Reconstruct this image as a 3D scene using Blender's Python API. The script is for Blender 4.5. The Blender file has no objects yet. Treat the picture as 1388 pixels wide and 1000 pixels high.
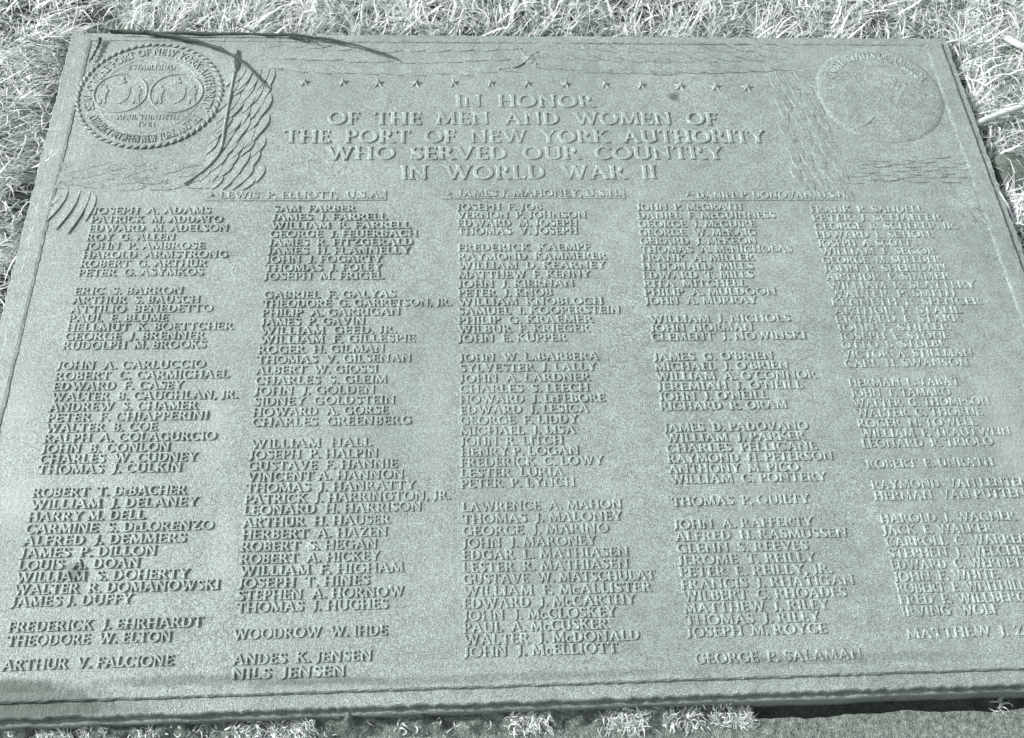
import bpy, math, random
import numpy as np
from mathutils import Vector, Matrix

random.seed(7)
rng = np.random.default_rng(7)
scene = bpy.context.scene
col = scene.collection

# ------------------------------------------------------------------ camera
F_PX, IMG_W, IMG_H = 1334.1, 1388.0, 1000.0
CAM = np.array([-0.011, -1.1026, 1.38])
ROT = np.array([[0.99805, 0.01419, -0.06074],
                [-0.0422, 0.87075, -0.48991],
                [0.04593, 0.49151, 0.86966]])
cam_data = bpy.data.cameras.new('camera')
cam_data.sensor_width = 36.0
cam_data.lens = 36.0 * F_PX / IMG_W
cam_data.clip_start = 0.02
cam_data.clip_end = 200.0
cam = bpy.data.objects.new('camera', cam_data)
col.objects.link(cam)
m4 = Matrix([list(ROT[i]) + [CAM[i]] for i in range(3)] + [[0, 0, 0, 1]])
cam.matrix_world = m4
scene.camera = cam

# ------------------------------------------------------------------ light
SUN_EL, SUN_AZ = math.radians(33), math.radians(-75)   # azimuth from +Y towards +X
world = bpy.data.worlds.new('World')
scene.world = world
world.use_nodes = True
nt = world.node_tree
sky = nt.nodes.new('ShaderNodeTexSky')
sky.sky_type = 'NISHITA'
sky.sun_disc = False
sky.sun_elevation = SUN_EL
sky.sun_rotation = SUN_AZ
sky.dust_density = 3.0
bg = nt.nodes['Background']
bg.inputs['Strength'].default_value = 0.13
hs = nt.nodes.new('ShaderNodeHueSaturation')      # hazy, nearly colourless daylight
hs.inputs['Saturation'].default_value = 0.25
nt.links.new(sky.outputs[0], hs.inputs['Color'])
nt.links.new(hs.outputs[0], bg.inputs['Color'])
sun_data = bpy.data.lights.new('sun', 'SUN')
sun_data.energy = 3.4
sun_data.angle = math.radians(0.6)
sun_data.color = (1.0, 0.99, 0.97)
sun = bpy.data.objects.new('sun', sun_data)
col.objects.link(sun)
sd = Vector((math.sin(SUN_AZ) * math.cos(SUN_EL), math.cos(SUN_AZ) * math.cos(SUN_EL), math.sin(SUN_EL)))
sun.rotation_euler = sd.to_track_quat('Z', 'Y').to_euler()
sun.location = sd * 5
scene.view_settings.view_transform = 'Standard'
scene.view_settings.look = 'None'
scene.view_settings.exposure = 0.6
scene.view_settings.gamma = 1.0


def unproj(x, y, z=0.0):
    """photo pixel -> point on the horizontal plane at height z"""
    d = ROT @ np.array([(x - IMG_W / 2) / F_PX, (IMG_H / 2 - y) / F_PX, -1.0])
    t = (z - CAM[2]) / d[2]
    p = CAM + t * d
    return float(p[0]), float(p[1])


# ------------------------------------------------------------------ materials
class NB:
    def __init__(self, name):
        self.m = bpy.data.materials.new(name)
        self.m.use_nodes = True
        self.t = self.m.node_tree
        self.b = self.t.nodes['Principled BSDF']
        self.pos = self.t.nodes.new('ShaderNodeNewGeometry').outputs['Position']

    def link(self, a, b):
        self.t.links.new(a, b)

    def noise(self, scale, detail=3, rough=0.6, vec=None):
        n = self.t.nodes.new('ShaderNodeTexNoise')
        n.inputs['Scale'].default_value = scale
        n.inputs['Detail'].default_value = detail
        n.inputs['Roughness'].default_value = rough
        self.link(vec or self.pos, n.inputs['Vector'])
        return n.outputs['Fac']

    def ramp(self, fac, stops):
        r = self.t.nodes.new('ShaderNodeValToRGB')
        el = r.color_ramp.elements
        while len(el) < len(stops):
            el.new(0.5)
        for e, (p, c) in zip(el, stops):
            e.position = p
            e.color = (*c, 1) if not isinstance(c, (int, float)) else (c, c, c, 1)
        self.link(fac, r.inputs['Fac'])
        return r.outputs['Color']

    def mix(self, fac, a, b, kind='MIX'):
        n = self.t.nodes.new('ShaderNodeMix')
        n.data_type = 'RGBA'
        n.blend_type = kind
        for s, v in ((n.inputs['Factor'], fac), (n.inputs['A'], a), (n.inputs['B'], b)):
            if isinstance(v, (int, float)):
                s.default_value = v
            elif isinstance(v, tuple):
                s.default_value = (*v, 1)
            else:
                self.link(v, s)
        return n.outputs['Result']

    def math(self, op, a, b=None, clamp=False):
        n = self.t.nodes.new('ShaderNodeMath')
        n.operation = op
        n.use_clamp = clamp
        for s, v in zip(n.inputs, (a, b)):
            if v is None:
                continue
            if isinstance(v, (int, float)):
                s.default_value = v
            else:
                self.link(v, s)
        return n.outputs[0]

    def blob(self, cx, cy, rx, ry, soft=0.8, wob=0.5, nscale=60):
        """1 inside an uneven patch round (cx, cy), 0 outside"""
        mp = self.t.nodes.new('ShaderNodeMapping')
        mp.inputs['Location'].default_value = (-cx / rx, -cy / ry, 0)
        mp.inputs['Scale'].default_value = (1 / rx, 1 / ry, 0)
        self.link(self.pos, mp.inputs['Vector'])
        ln = self.t.nodes.new('ShaderNodeVectorMath')
        ln.operation = 'LENGTH'
        self.link(mp.outputs[0], ln.inputs[0])
        n = self.noise(nscale, 4, 0.65)
        d = self.math('ADD', ln.outputs['Value'], self.math('MULTIPLY', self.math('SUBTRACT', n, 0.5), 2 * wob))
        return self.math('DIVIDE', self.math('SUBTRACT', 1.0, d), soft, clamp=True)

    def bump(self, h, strength, dist):
        n = self.t.nodes.new('ShaderNodeBump')
        n.inputs['Strength'].default_value = strength
        n.inputs['Distance'].default_value = dist
        self.link(h, n.inputs['Height'])
        self.link(n.outputs[0], self.b.inputs['Normal'])


def bronze_material(name='weathered_bronze', lift=1.0):
    n = NB(name)
    big = n.noise(5, 4, 0.6)
    midn = n.noise(38, 4, 0.65)
    fine = n.noise(520, 2, 0.7)
    c = n.ramp(big, [(0.30, tuple(lift * v for v in (0.220, 0.263, 0.242))), (0.70, tuple(lift * v for v in (0.280, 0.328, 0.310)))])
    c = n.mix(0.75, c, n.ramp(midn, [(0.3, 0.78), (0.7, 1.15)]), 'MULTIPLY')
    c = n.mix(0.85, c, n.ramp(fine, [(0.32, 0.34), (0.5, 1.0), (0.68, 1.75)]), 'MULTIPLY')
    c = n.mix(0.8, c, n.ramp(n.noise(170, 3, 0.7), [(0.3, 0.72), (0.5, 1.0), (0.7, 1.28)]), 'MULTIPLY')
    # dirt patches on the casting; the bottom-left corner ones paint a cast shadow
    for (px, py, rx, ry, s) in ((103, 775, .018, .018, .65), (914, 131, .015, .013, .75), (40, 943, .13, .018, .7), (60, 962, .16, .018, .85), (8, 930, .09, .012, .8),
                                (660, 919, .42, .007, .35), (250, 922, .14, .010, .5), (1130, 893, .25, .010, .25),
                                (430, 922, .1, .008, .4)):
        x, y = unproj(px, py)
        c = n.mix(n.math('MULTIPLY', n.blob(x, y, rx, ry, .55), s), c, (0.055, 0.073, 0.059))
    # pale rubbed patches
    for (px, py, rx, ry, s) in ((18, 680, .045, .06, .4), (590, 560, .03, .16, .18), (290, 580, .035, .12, .3),
                                (1370, 600, .05, .2, .3), (20, 560, .05, .1, .3), (300, 760, .03, .1, .3)):
        x, y = unproj(px, py)
        c = n.mix(n.math('MULTIPLY', n.blob(x, y, rx, ry, 0.9, 0.4, 25), s), c, (0.43, 0.485, 0.485))
    n.link(c, n.b.inputs['Base Color'])
    n.b.inputs['Metallic'].default_value = 0.15
    n.link(n.ramp(midn, [(0.3, 0.50), (0.7, 0.68)]), n.b.inputs['Roughness'])
    h = n.math('ADD', n.math('MULTIPLY', n.noise(650, 2, 0.6), 0.6), n.math('MULTIPLY', n.noise(160, 3, 0.6), 0.9))
    n.bump(h, 0.75, 0.0016)
    return n.m


def simple_material(name, c0, c1, scale, rough=0.85, bump=0.5, dist=0.002, fine=None):
    n = NB(name)
    c = n.ramp(n.noise(scale, 5, 0.65), [(0.3, c0), (0.7, c1)])
    if fine:
        c = n.mix(0.9, c, n.ramp(n.noise(fine, 2, 0.7), [(0.3, 0.55), (0.5, 1.0), (0.7, 1.4)]), 'MULTIPLY')
    n.link(c, n.b.inputs['Base Color'])
    n.b.inputs['Roughness'].default_value = rough
    n.bump(n.noise(scale * 3, 4, 0.6), bump, dist)
    return n.m


def grass_material():
    n = NB('bleached_grass')
    a = n.t.nodes.new('ShaderNodeAttribute')
    a.attribute_name = 'tone'
    n.link(n.ramp(a.outputs['Fac'], [(0.0, (0.085, 0.125, 0.095)), (0.35, (0.29, 0.355, 0.31)), (0.62, (0.68, 0.73, 0.71)), (1.0, (0.86, 0.885, 0.885))]),
           n.b.inputs['Base Color'])
    n.b.inputs['Roughness'].default_value = 0.6
    n.b.inputs['Specular IOR Level'].default_value = 0.3
    tr = n.t.nodes.new('ShaderNodeBsdfTranslucent')
    n.link(n.b.inputs['Base Color'].links[0].from_socket, tr.inputs['Color'])
    mx = n.t.nodes.new('ShaderNodeMixShader')
    mx.inputs[0].default_value = 0.3
    out = n.t.nodes['Material Output']
    n.link(n.b.outputs[0], mx.inputs[1])
    n.link(tr.outputs[0], mx.inputs[2])
    n.link(mx.outputs[0], out.inputs['Surface'])
    return n.m


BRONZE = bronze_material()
RUBBED = bronze_material('rubbed_bronze', 1.18)      # tops of the lettering, polished by hands and weather
SOIL = simple_material('dark_soil', (0.03, 0.042, 0.033), (0.085, 0.11, 0.09), 60, 0.95, 0.9, 0.006, 300)
CONCRETE = simple_material('gritty_concrete', (0.075, 0.10, 0.082), (0.34, 0.40, 0.36), 130, 0.95, 1.0, 0.006, 380)
PLINTH = simple_material('dark_stone', (0.13, 0.16, 0.14), (0.25, 0.29, 0.26), 30, 0.9, 0.6, 0.003, 300)
STONE = simple_material('smooth_stone', (0.045, 0.06, 0.05), (0.15, 0.18, 0.155), 45, 0.9, 0.9, 0.006, 260)
STICK = simple_material('bleached_wood', (0.34, 0.40, 0.36), (0.62, 0.67, 0.64), 110, 0.7, 0.5, 0.002)
DARK_ARC = simple_material('matte_dark', (0.030, 0.042, 0.034), (0.085, 0.11, 0.09), 160, 0.85, 0.6, 0.001)
LITTER = simple_material('soil_and_litter', (0.035, 0.048, 0.038), (0.25, 0.30, 0.265), 85, 0.95, 1.0, 0.006, 330)
GRASS = grass_material()


# ------------------------------------------------------------------ helpers
def mesh_obj(name, verts, faces, mat, parent=None, smooth=False):
    me = bpy.data.meshes.new(name)
    me.from_pydata([tuple(map(float, v)) for v in verts], [], [tuple(map(int, f)) for f in faces])
    me.materials.append(mat)
    if smooth:
        me.polygons.foreach_set('use_smooth', [True] * len(me.polygons))
    me.update()
    o = bpy.data.objects.new(name, me)
    col.objects.link(o)
    if parent:
        o.parent = parent
    return o


def fast_mesh(name, verts, tris, mat, parent=None, smooth=False):
    """numpy triangles -> one mesh object"""
    me = bpy.data.meshes.new(name)
    verts = np.asarray(verts, np.float32)
    tris = np.asarray(tris, np.int32)
    me.vertices.add(len(verts))
    me.vertices.foreach_set('co', verts.ravel())
    me.loops.add(tris.size)
    me.loops.foreach_set('vertex_index', tris.ravel())
    me.polygons.add(len(tris))
    me.polygons.foreach_set('loop_start', np.arange(0, tris.size, 3, dtype=np.int32))
    if smooth:
        me.polygons.foreach_set('use_smooth', np.ones(len(tris), bool))
    me.update(calc_edges=True)
    me.validate()
    me.materials.append(mat)
    o = bpy.data.objects.new(name, me)
    col.objects.link(o)
    if parent:
        o.parent = parent
    return o


def shared(name, me, parent, loc, rot=(0, 0, 0), scale=(1, 1, 1)):
    o = bpy.data.objects.new(name, me)
    col.objects.link(o)
    o.parent = parent
    o.location = loc
    o.rotation_euler = rot
    o.scale = scale
    return o


def tag(o, label, cat, group=None):
    o['label'] = label
    o['category'] = cat
    if group:
        o['group'] = group
    return o


def tube(name, pts, radii, mat, parent=None, seg=6):
    pts = [Vector(p) for p in pts]
    v, f = [], []
    for i, p in enumerate(pts):
        d = (pts[min(i + 1, len(pts) - 1)] - pts[max(i - 1, 0)]).normalized()
        a = d.cross(Vector((0, 0, 1)))
        a = a.normalized() if a.length > 1e-6 else Vector((1, 0, 0))
        b = a.cross(d)
        for k in range(seg):
            t = 2 * math.pi * k / seg
            v.append(p + (a * math.cos(t) + b * math.sin(t)) * radii[i])
    for i in range(len(pts) - 1):
        for k in range(seg):
            f.append((i * seg + k, i * seg + (k + 1) % seg, (i + 1) * seg + (k + 1) % seg, (i + 1) * seg + k))
    f.append(tuple(range(seg)))
    f.append(tuple(range((len(pts) - 1) * seg, len(pts) * seg))[::-1])
    return mesh_obj(name, v, f, mat, parent, True)


def spline(pts, n):
    """Catmull-Rom through points"""
    P = [np.array(p, float) for p in pts]
    P = [2 * P[0] - P[1]] + P + [2 * P[-1] - P[-2]]
    out = []
    m = len(P) - 3
    for i in range(n):
        t = i / (n - 1) * m
        k = min(int(t), m - 1)
        u = t - k
        a, b, c, d = P[k:k + 4]
        out.append(0.5 * ((2 * b) + (c - a) * u + (2 * a - 5 * b + 4 * c - d) * u * u + (3 * b - a - 3 * c + d) * u ** 3))
    return out


# ------------------------------------------------------------------ the setting
XL, XR, YT, YB = -0.7403, 1.0115, 0.443, -0.842      # outer rim of the plaque
Z_FIELD, Z_BORDER, Z_FLANGE, Z_BASE = 0.0, 0.0019, -0.004, -0.018


def apron_z(x):
    return -0.043 - 0.012 * min(max((x + 0.75) / 1.75, -0.6), 1.6)


def axis(dense0, dense1, step, far):
    a = list(np.arange(dense0, dense1 + 1e-6, step))
    k, s, e = [], step, dense1
    while e < far:
        s *= 1.5
        e += s
        k.append(e)
    j, s, e = [], step, dense0
    while e > -far:
        s *= 1.5
        e -= s
        j.append(e)
    return j[::-1] + a + k


gx, gy = axis(-1.3, 1.7, 0.05, 9.0), axis(-1.2, 1.1, 0.05, 9.0)


def ground_z(x, y):
    w = 0.006 * math.sin(9 * x + 2 * y) + 0.005 * math.sin(13 * y - 4 * x + 1) + 0.004 * math.sin(31 * x + 17 * y)
    k = min(max((-0.80 - y) / 0.04, 0), 1)        # lower under the plinth and the pavement
    return -0.034 + w * (1 - .85 * k) - .030 * k


gv = [(x, y, ground_z(x, y)) for y in gy for x in gx]
nx = len(gx)
gf = [(j * nx + i, j * nx + i + 1, (j + 1) * nx + i + 1, (j + 1) * nx + i) for j in range(len(gy) - 1) for i in range(nx - 1)]
g = mesh_obj('ground', gv, gf, SOIL, None, True)
g['kind'] = 'structure'

AY = unproj(1300, 963, -.05)[1]                  # the pavement stops short of the plinth, leaving a crack added to widen the dark shade
ay = [-2.6, -1.6, -1.1] + list(np.arange(-1.0, AY - .006, 0.012)) + [AY]
ax = [-3, -2, -1.4] + list(np.arange(-1.0, 1.5, 0.01)) + [2, 3]
av, af = [], []
for j, y in enumerate(ay):
    for x in ax:
        av.append((x, y + (.0022 * math.sin(23 * x) + .0012 * math.sin(71 * x + 1) + random.uniform(-.0009, .0009) if j == len(ay) - 1 else 0), apron_z(x) + random.uniform(-0.0008, 0.0008)))
for j in range(len(ay) - 1):
    for i in range(len(ax) - 1):
        af.append((j * len(ax) + i, j * len(ax) + i + 1, (j + 1) * len(ax) + i + 1, (j + 1) * len(ax) + i))
k0 = len(av)
for x in ax:                                     # back and front faces of the slab
    av.append((x, AY, apron_z(x) - 0.08))
for i in range(len(ax) - 1):
    a = (len(ay) - 1) * len(ax) + i
    af.append((a, a + 1, k0 + i + 1, k0 + i))
p = mesh_obj('pavement', av, af, CONCRETE)
p['kind'] = 'structure'


def rough_box(name, x0, x1, y0, y1, z0, z1, mat, parent=None, step=0.02, jit=0.0012, bev=0.002):
    """slab with uneven, slightly rounded upper edges"""
    per = []
    for (a, b) in (((x0, y0), (x1, y0)), ((x1, y0), (x1, y1)), ((x1, y1), (x0, y1)), ((x0, y1), (x0, y0))):
        L = math.hypot(b[0] - a[0], b[1] - a[1])
        n = max(2, int(L / step))
        for i in range(n):
            t = i / n
            per.append((a[0] + (b[0] - a[0]) * t, a[1] + (b[1] - a[1]) * t))
    n = len(per)
    cx, cy = (x0 + x1) / 2, (y0 + y1) / 2
    v = []
    off = [(random.uniform(-jit, jit), random.uniform(-jit, jit)) for _ in per]
    for (ins, z) in ((0, z0), (0, z1 - bev), (bev, z1)):
        for (x, y), (ox, oy) in zip(per, off):
            sx = 1 if abs(x - x0) < 1e-9 else (-1 if abs(x - x1) < 1e-9 else 0)
            sy = 1 if abs(y - y0) < 1e-9 else (-1 if abs(y - y1) < 1e-9 else 0)
            v.append((x + ox + sx * ins, y + oy + sy * ins, z))
    f = []
    for r in range(2):
        for i in range(n):
            j = (i + 1) % n
            f.append((r * n + i, r * n + j, (r + 1) * n + j, (r + 1) * n + i))
    f.append(tuple(range(2 * n, 3 * n)))
    f.append(tuple(range(n))[::-1])
    return mesh_obj(name, v, f, mat, parent)


tag(rough_box('stone_plinth', XL + .006, XR - .006, YB - .007, YT - .006, -0.10, Z_BASE + .001, PLINTH, None, 0.03, .0012, .002),
    'low dark stone plinth carrying the bronze memorial plaque', 'plinth')

# ------------------------------------------------------------------ the plaque
plaque = bpy.data.objects.new('memorial_plaque', None)
col.objects.link(plaque)
tag(plaque, 'large weathered bronze war memorial plaque with raised names in five columns', 'plaque')

rough_box('base_plate', XL, XR, YB, YT, Z_BASE, Z_FLANGE, BRONZE, plaque, 0.008, .0016, .0018)

# border moulding: outer rectangle (step down to the flange) and inner rectangle (step down to the field)
BX0, BX1, BY0, BY1 = XL + .017, XR - .017, YB + .020, YT - .014
IX0, IX1, IY0, IY1 = BX0 + .026, BX1 - .036, BY0 + .015, BY1 - .013


def ring(name, outer, inner, zo, zi, zt, parent, step=0.008, jit=0.0009, bo=0.0022, bi=0.005):
    def per(r, n):
        x0, x1, y0, y1 = r
        P = []
        for (a, b), k in zip((((x0, y0), (x1, y0)), ((x1, y0), (x1, y1)), ((x1, y1), (x0, y1)), ((x0, y1), (x0, y0))), n):
            P += [(a[0] + (b[0] - a[0]) * i / k, a[1] + (b[1] - a[1]) * i / k) for i in range(k)]
        return P
    w, h = outer[1] - outer[0], outer[3] - outer[2]
    n = [int(w / step), int(h / step)] * 2
    sh = lambda r, d: (r[0] + d, r[1] - d, r[2] + d, r[3] - d)
    loops = [(outer, zo), (sh(outer, .0004), zt - bo), (sh(outer, bo), zt), (sh(inner, -bi), zt), (sh(inner, -.0006), zi + .001), (inner, zi - .003)]
    v, f = [], []
    for r, z in loops:
        for x, y in per(r, n):
            v.append((x + random.uniform(-jit, jit), y + random.uniform(-jit, jit), z))
    N = sum(n)
    for k in range(len(loops) - 1):
        for i in range(N):
            j = (i + 1) % N
            f.append((k * N + i, k * N + j, (k + 1) * N + j, (k + 1) * N + i))
    return mesh_obj(name, v, f, BRONZE, parent)


ring('border_moulding', (BX0, BX1, BY0, BY1), (IX0, IX1, IY0, IY1), Z_FLANGE - .003, Z_FIELD, Z_BORDER, plaque)

# field panel: gently uneven sheet
fxs, fys = np.linspace(IX0 - .012, IX1 + .012, 150), np.linspace(IY0 - .008, IY1 + .008, 110)
X, Y = np.meshgrid(fxs, fys)
Zf = 0.0004 * np.sin(7 * X + 3 * Y) * np.sin(5 * Y - 2 * X + 1) + 0.00025 * np.sin(23 * X + 4) * np.sin(19 * Y) - 0.0002
fv = np.stack([X, Y, Zf], -1).reshape(-1, 3)
nfx = len(fxs)
idx = np.arange(len(fv)).reshape(X.shape)
q = np.stack([idx[:-1, :-1], idx[:-1, 1:], idx[1:, 1:], idx[1:, :-1]], -1).reshape(-1, 4)
fast_mesh('field_panel', fv, np.concatenate([q[:, [0, 1, 2]], q[:, [0, 2, 3]]]), BRONZE, plaque, True)

# ------------------------------------------------------------------ raised roman capitals, drawn from strokes
T_, t_, S_ = 0.165, 0.100, 0.070


def seg(x0, y0, x1, y1, w):
    return [(x0, y0, x1, y1, w)]


def serif(x, y, hl=0.15):
    yy = y + S_ / 2 if y < 0.5 else y - S_ / 2
    return seg(x - hl, yy, x + hl, yy, S_)


def stem(x, w=T_, y0=0.0, y1=1.0, sb=True, st=True):
    r = seg(x, y0, x, y1, w)
    if sb:
        r += serif(x, y0)
    if st:
        r += serif(x, y1)
    return r


def arc(cx, cy, rx, ry, a0, a1, n=14, tk=T_, tn=t_):
    r = []
    P = []
    for i in range(n + 1):
        a = math.radians(a0 + (a1 - a0) * i / n)
        w = tn + (tk - tn) * abs(math.cos(a))
        P.append((cx + (rx - w / 2) * math.cos(a), cy + (ry - w / 2) * math.sin(a), w))
    for p0, p1 in zip(P, P[1:]):
        ex = 0.012
        dx, dy = p1[0] - p0[0], p1[1] - p0[1]
        L = math.hypot(dx, dy) or 1
        r += seg(p0[0] - dx / L * ex, p0[1] - dy / L * ex, p1[0] + dx / L * ex, p1[1] + dy / L * ex, (p0[2] + p1[2]) / 2)
    return r


tick = lambda x, y, d=0.17: seg(x, y, x, y + d, S_)
G = {}
G['A'] = (0.98, seg(.12, 0, .50, 1, t_) + seg(.46, 1, .84, 0, T_) + seg(.27, .35, .70, .35, .09) + serif(.12, 0, .13) + serif(.84, 0, .15))
G['B'] = (0.76, stem(.17) + seg(.17, .955, .42, .955, .09) + seg(.17, .53, .42, .53, .09) + seg(.17, .045, .42, .045, .09) + arc(.38, .745, .27, .255, -90, 90) + arc(.38, .285, .33, .285, -90, 90))
G['C'] = (0.90, arc(.50, .5, .46, .52, 48, 312) + tick(.79, .74, .2) + seg(.66, .1, .85, .2, .09))
G['D'] = (0.92, stem(.17) + seg(.17, .955, .45, .955, .09) + seg(.17, .045, .45, .045, .09) + arc(.42, .5, .44, .5, -90, 90))
G['E'] = (0.68, stem(.17) + seg(.17, .955, .58, .955, .09) + seg(.17, .52, .50, .52, .09) + seg(.17, .045, .62, .045, .09) + tick(.57, .80) + tick(.50, .44) + tick(.61, .02, .2))
G['F'] = (0.64, stem(.17) + seg(.17, .955, .58, .955, .09) + seg(.17, .50, .50, .50, .09) + tick(.57, .80) + tick(.49, .42))
G['G'] = (0.96, arc(.50, .5, .46, .52, 48, 312) + tick(.79, .74, .2) + stem(.79, T_, .03, .46, False, False) + seg(.64, .45, .94, .45, S_))
G['H'] = (0.96, stem(.18) + stem(.78) + seg(.18, .51, .78, .51, .09))
G['I'] = (0.38, stem(.19))
G['J'] = (0.46, seg(.26, .14, .26, 1, T_) + serif(.26, 1) + seg(.26, .16, .16, -.06, .13) + seg(.18, -.05, .02, -.10, .12))
G['K'] = (0.88, stem(.17) + seg(.25, .46, .68, .98, .10) + seg(.36, .58, .78, 0, T_) + serif(.70, 1, .12) + serif(.78, 0, .13))
G['L'] = (0.68, stem(.17) + seg(.17, .045, .62, .045, .09) + tick(.61, .02, .22))
G['M'] = (1.12, seg(.15, 0, .22, 1, t_) + seg(.22, 1, .56, .05, T_) + seg(.56, .05, .88, 1, t_) + seg(.88, 1, .95, 0, T_) + serif(.15, 0, .12) + serif(.95, 0, .14) + serif(.17, 1, .10) + serif(.94, 1, .10))
G['N'] = (1.0, seg(.18, 0, .18, 1, t_) + seg(.18, 1, .80, 0, T_) + seg(.80, 0, .80, 1, t_) + serif(.18, 0, .13) + serif(.80, 1, .13) + serif(.13, 1, .10))
G['O'] = (1.04, arc(.52, .5, .49, .52, 0, 360, 26))
G['P'] = (0.70, stem(.17) + seg(.17, .955, .40, .955, .09) + seg(.17, .46, .40, .46, .09) + arc(.37, .71, .30, .295, -90, 90))
G['Q'] = (1.04, arc(.52, .5, .49, .52, 0, 360, 26) + seg(.52, .06, .98, -.16, .13))
G['R'] = (0.84, stem(.17) + seg(.17, .955, .40, .955, .09) + seg(.17, .48, .40, .48, .09) + arc(.37, .72, .29, .285, -90, 90) + seg(.38, .50, .76, 0, T_) + serif(.78, 0, .09))
G['S'] = (0.66, arc(.33, .745, .28, .27, 30, 232, 12) + seg(.16, .60, .50, .42, T_) + arc(.33, .27, .30, .285, -150, 52, 12) + tick(.54, .74, .2) + tick(.08, .06, .2))
G['T'] = (0.82, seg(.41, 0, .41, 1, T_) + serif(.41, 0) + seg(.05, .955, .77, .955, .09) + tick(.06, .78, .2) + tick(.76, .78, .2))
G['U'] = (0.94, seg(.17, .3, .17, 1, T_) + serif(.17, 1, .14) + seg(.77, .3, .77, 1, t_) + serif(.77, 1, .13) + arc(.475, .36, .39, .38, 180, 360, 14, .15))
G['V'] = (0.94, seg(.13, 1, .48, 0, T_) + seg(.48, 0, .81, 1, t_) + serif(.12, 1, .13) + serif(.81, 1, .12))
G['W'] = (1.36, seg(.13, 1, .44, 0, T_) + seg(.44, 0, .72, 1, t_) + seg(.66, 1, .96, 0, T_) + seg(.96, 0, 1.24, 1, t_) + serif(.12, 1, .13) + serif(1.24, 1, .12) + serif(.69, 1, .10))
G['X'] = (0.90, seg(.13, 1, .78, 0, T_) + seg(.14, 0, .76, 1, t_) + serif(.13, 1, .12) + serif(.76, 1, .11) + serif(.78, 0, .12) + serif(.14, 0, .11))
G['Y'] = (0.88, seg(.12, 1, .45, .46, T_) + seg(.45, .46, .77, 1, t_) + seg(.45, 0, .45, .5, T_) + serif(.45, 0) + serif(.12, 1, .12) + serif(.77, 1, .11))
G['Z'] = (0.82, seg(.10, .955, .72, .955, .09) + seg(.10, .045, .74, .045, .09) + seg(.15, .03, .66, .97, T_) + tick(.10, .78, .2) + tick(.74, .02, .2))
G['.'] = (0.30, seg(.13, -.01, .13, .18, .19))
G[','] = (0.30, seg(.14, 0, .14, .18, .18) + seg(.16, .05, .07, -.16, .10))
G["'"] = (0.26, seg(.13, .72, .14, 1.0, .13))
G['1'] = (0.50, stem(.26, T_, 0, 1, True, False) + seg(.26, .97, .10, .82, .11))
G['2'] = (0.70, arc(.34, .72, .28, .28, -35, 165, 12) + seg(.52, .58, .10, .06, .13) + seg(.08, .05, .62, .05, .10) + tick(.61, .02, .2))
G['9'] = (0.72, arc(.35, .68, .31, .33, 0, 360, 18) + seg(.57, .62, .30, .0, .14))


def squeeze(gl, s, sx=None):
    w, st = gl
    sx = sx or s
    return (w * sx, [(a * sx, b * s, c * sx, d * s, e * .82) for a, b, c, d, e in st])


G['c'] = squeeze(G['C'], .62)
G['e'] = squeeze(G['E'], .62)
G['a'] = squeeze(G['A'], .62)


def contours(strokes):
    S = np.array(strokes)
    R = 30
    x0, x1 = S[:, [0, 2]].min() - .22, S[:, [0, 2]].max() + .22
    y0, y1 = min(-.05, S[:, [1, 3]].min()) - .2, max(1, S[:, [1, 3]].max()) + .2
    nx_, ny_ = int((x1 - x0) * R) + 2, int((y1 - y0) * R) + 2
    gx_, gy_ = x0 + np.arange(nx_) / R + .0031, y0 + np.arange(ny_) / R + .0027
    PX, PY = np.meshgrid(gx_, gy_)
    d = np.full(PX.shape, 9.0)
    for a, b, c, e, w in strokes:
        L = math.hypot(c - a, e - b) or 1e-6
        ux, uy = (c - a) / L, (e - b) / L
        mx, my = (a + c) / 2, (b + e) / 2
        lx = np.abs((PX - mx) * ux + (PY - my) * uy) - (L / 2 - .012)
        ly = np.abs(-(PX - mx) * uy + (PY - my) * ux) - (w / 2 - .012)
        dd = np.hypot(np.maximum(lx, 0), np.maximum(ly, 0)) + np.minimum(np.maximum(lx, ly), 0) - .012
        d = np.minimum(d, dd)
    nxt = {}

    def pt(i0, j0, i1, j1):
        a, b = d[j0, i0], d[j1, i1]
        t = a / (a - b)
        return (float(gx_[i0] + (gx_[i1] - gx_[i0]) * t), float(gy_[j0] + (gy_[j1] - gy_[j0]) * t))
    coords = {}
    TAB = {1: [(3, 0)], 2: [(0, 1)], 3: [(3, 1)], 4: [(1, 2)], 5: [(3, 0), (1, 2)], 6: [(0, 2)], 7: [(3, 2)], 8: [(2, 3)],
           9: [(2, 0)], 10: [(0, 1), (2, 3)], 11: [(2, 1)], 12: [(1, 3)], 13: [(1, 0)], 14: [(0, 3)]}
    ins = d < 0
    for j in range(ny_ - 1):
        for i in range(nx_ - 1):
            c = int(ins[j, i]) | int(ins[j, i + 1]) << 1 | int(ins[j + 1, i + 1]) << 2 | int(ins[j + 1, i]) << 3
            if c in (0, 15):
                continue
            ek = [('h', i, j), ('v', i + 1, j), ('h', i, j + 1), ('v', i, j)]
            for a, b in TAB[c]:
                for e in (a, b):
                    k = ek[e]
                    if k not in coords:
                        coords[k] = pt(k[1], k[2], k[1] + 1, k[2]) if k[0] == 'h' else pt(k[1], k[2], k[1], k[2] + 1)
                nxt[ek[a]] = ek[b]
    loops = []
    while nxt:
        k, _ = next(iter(nxt.items()))
        lp = []
        while k in nxt:
            lp.append(coords[k])
            k = nxt.pop(k)
        if len(lp) > 4:
            loops.append(simplify(lp))
    return [l for l in loops if len(l) > 3]


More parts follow.
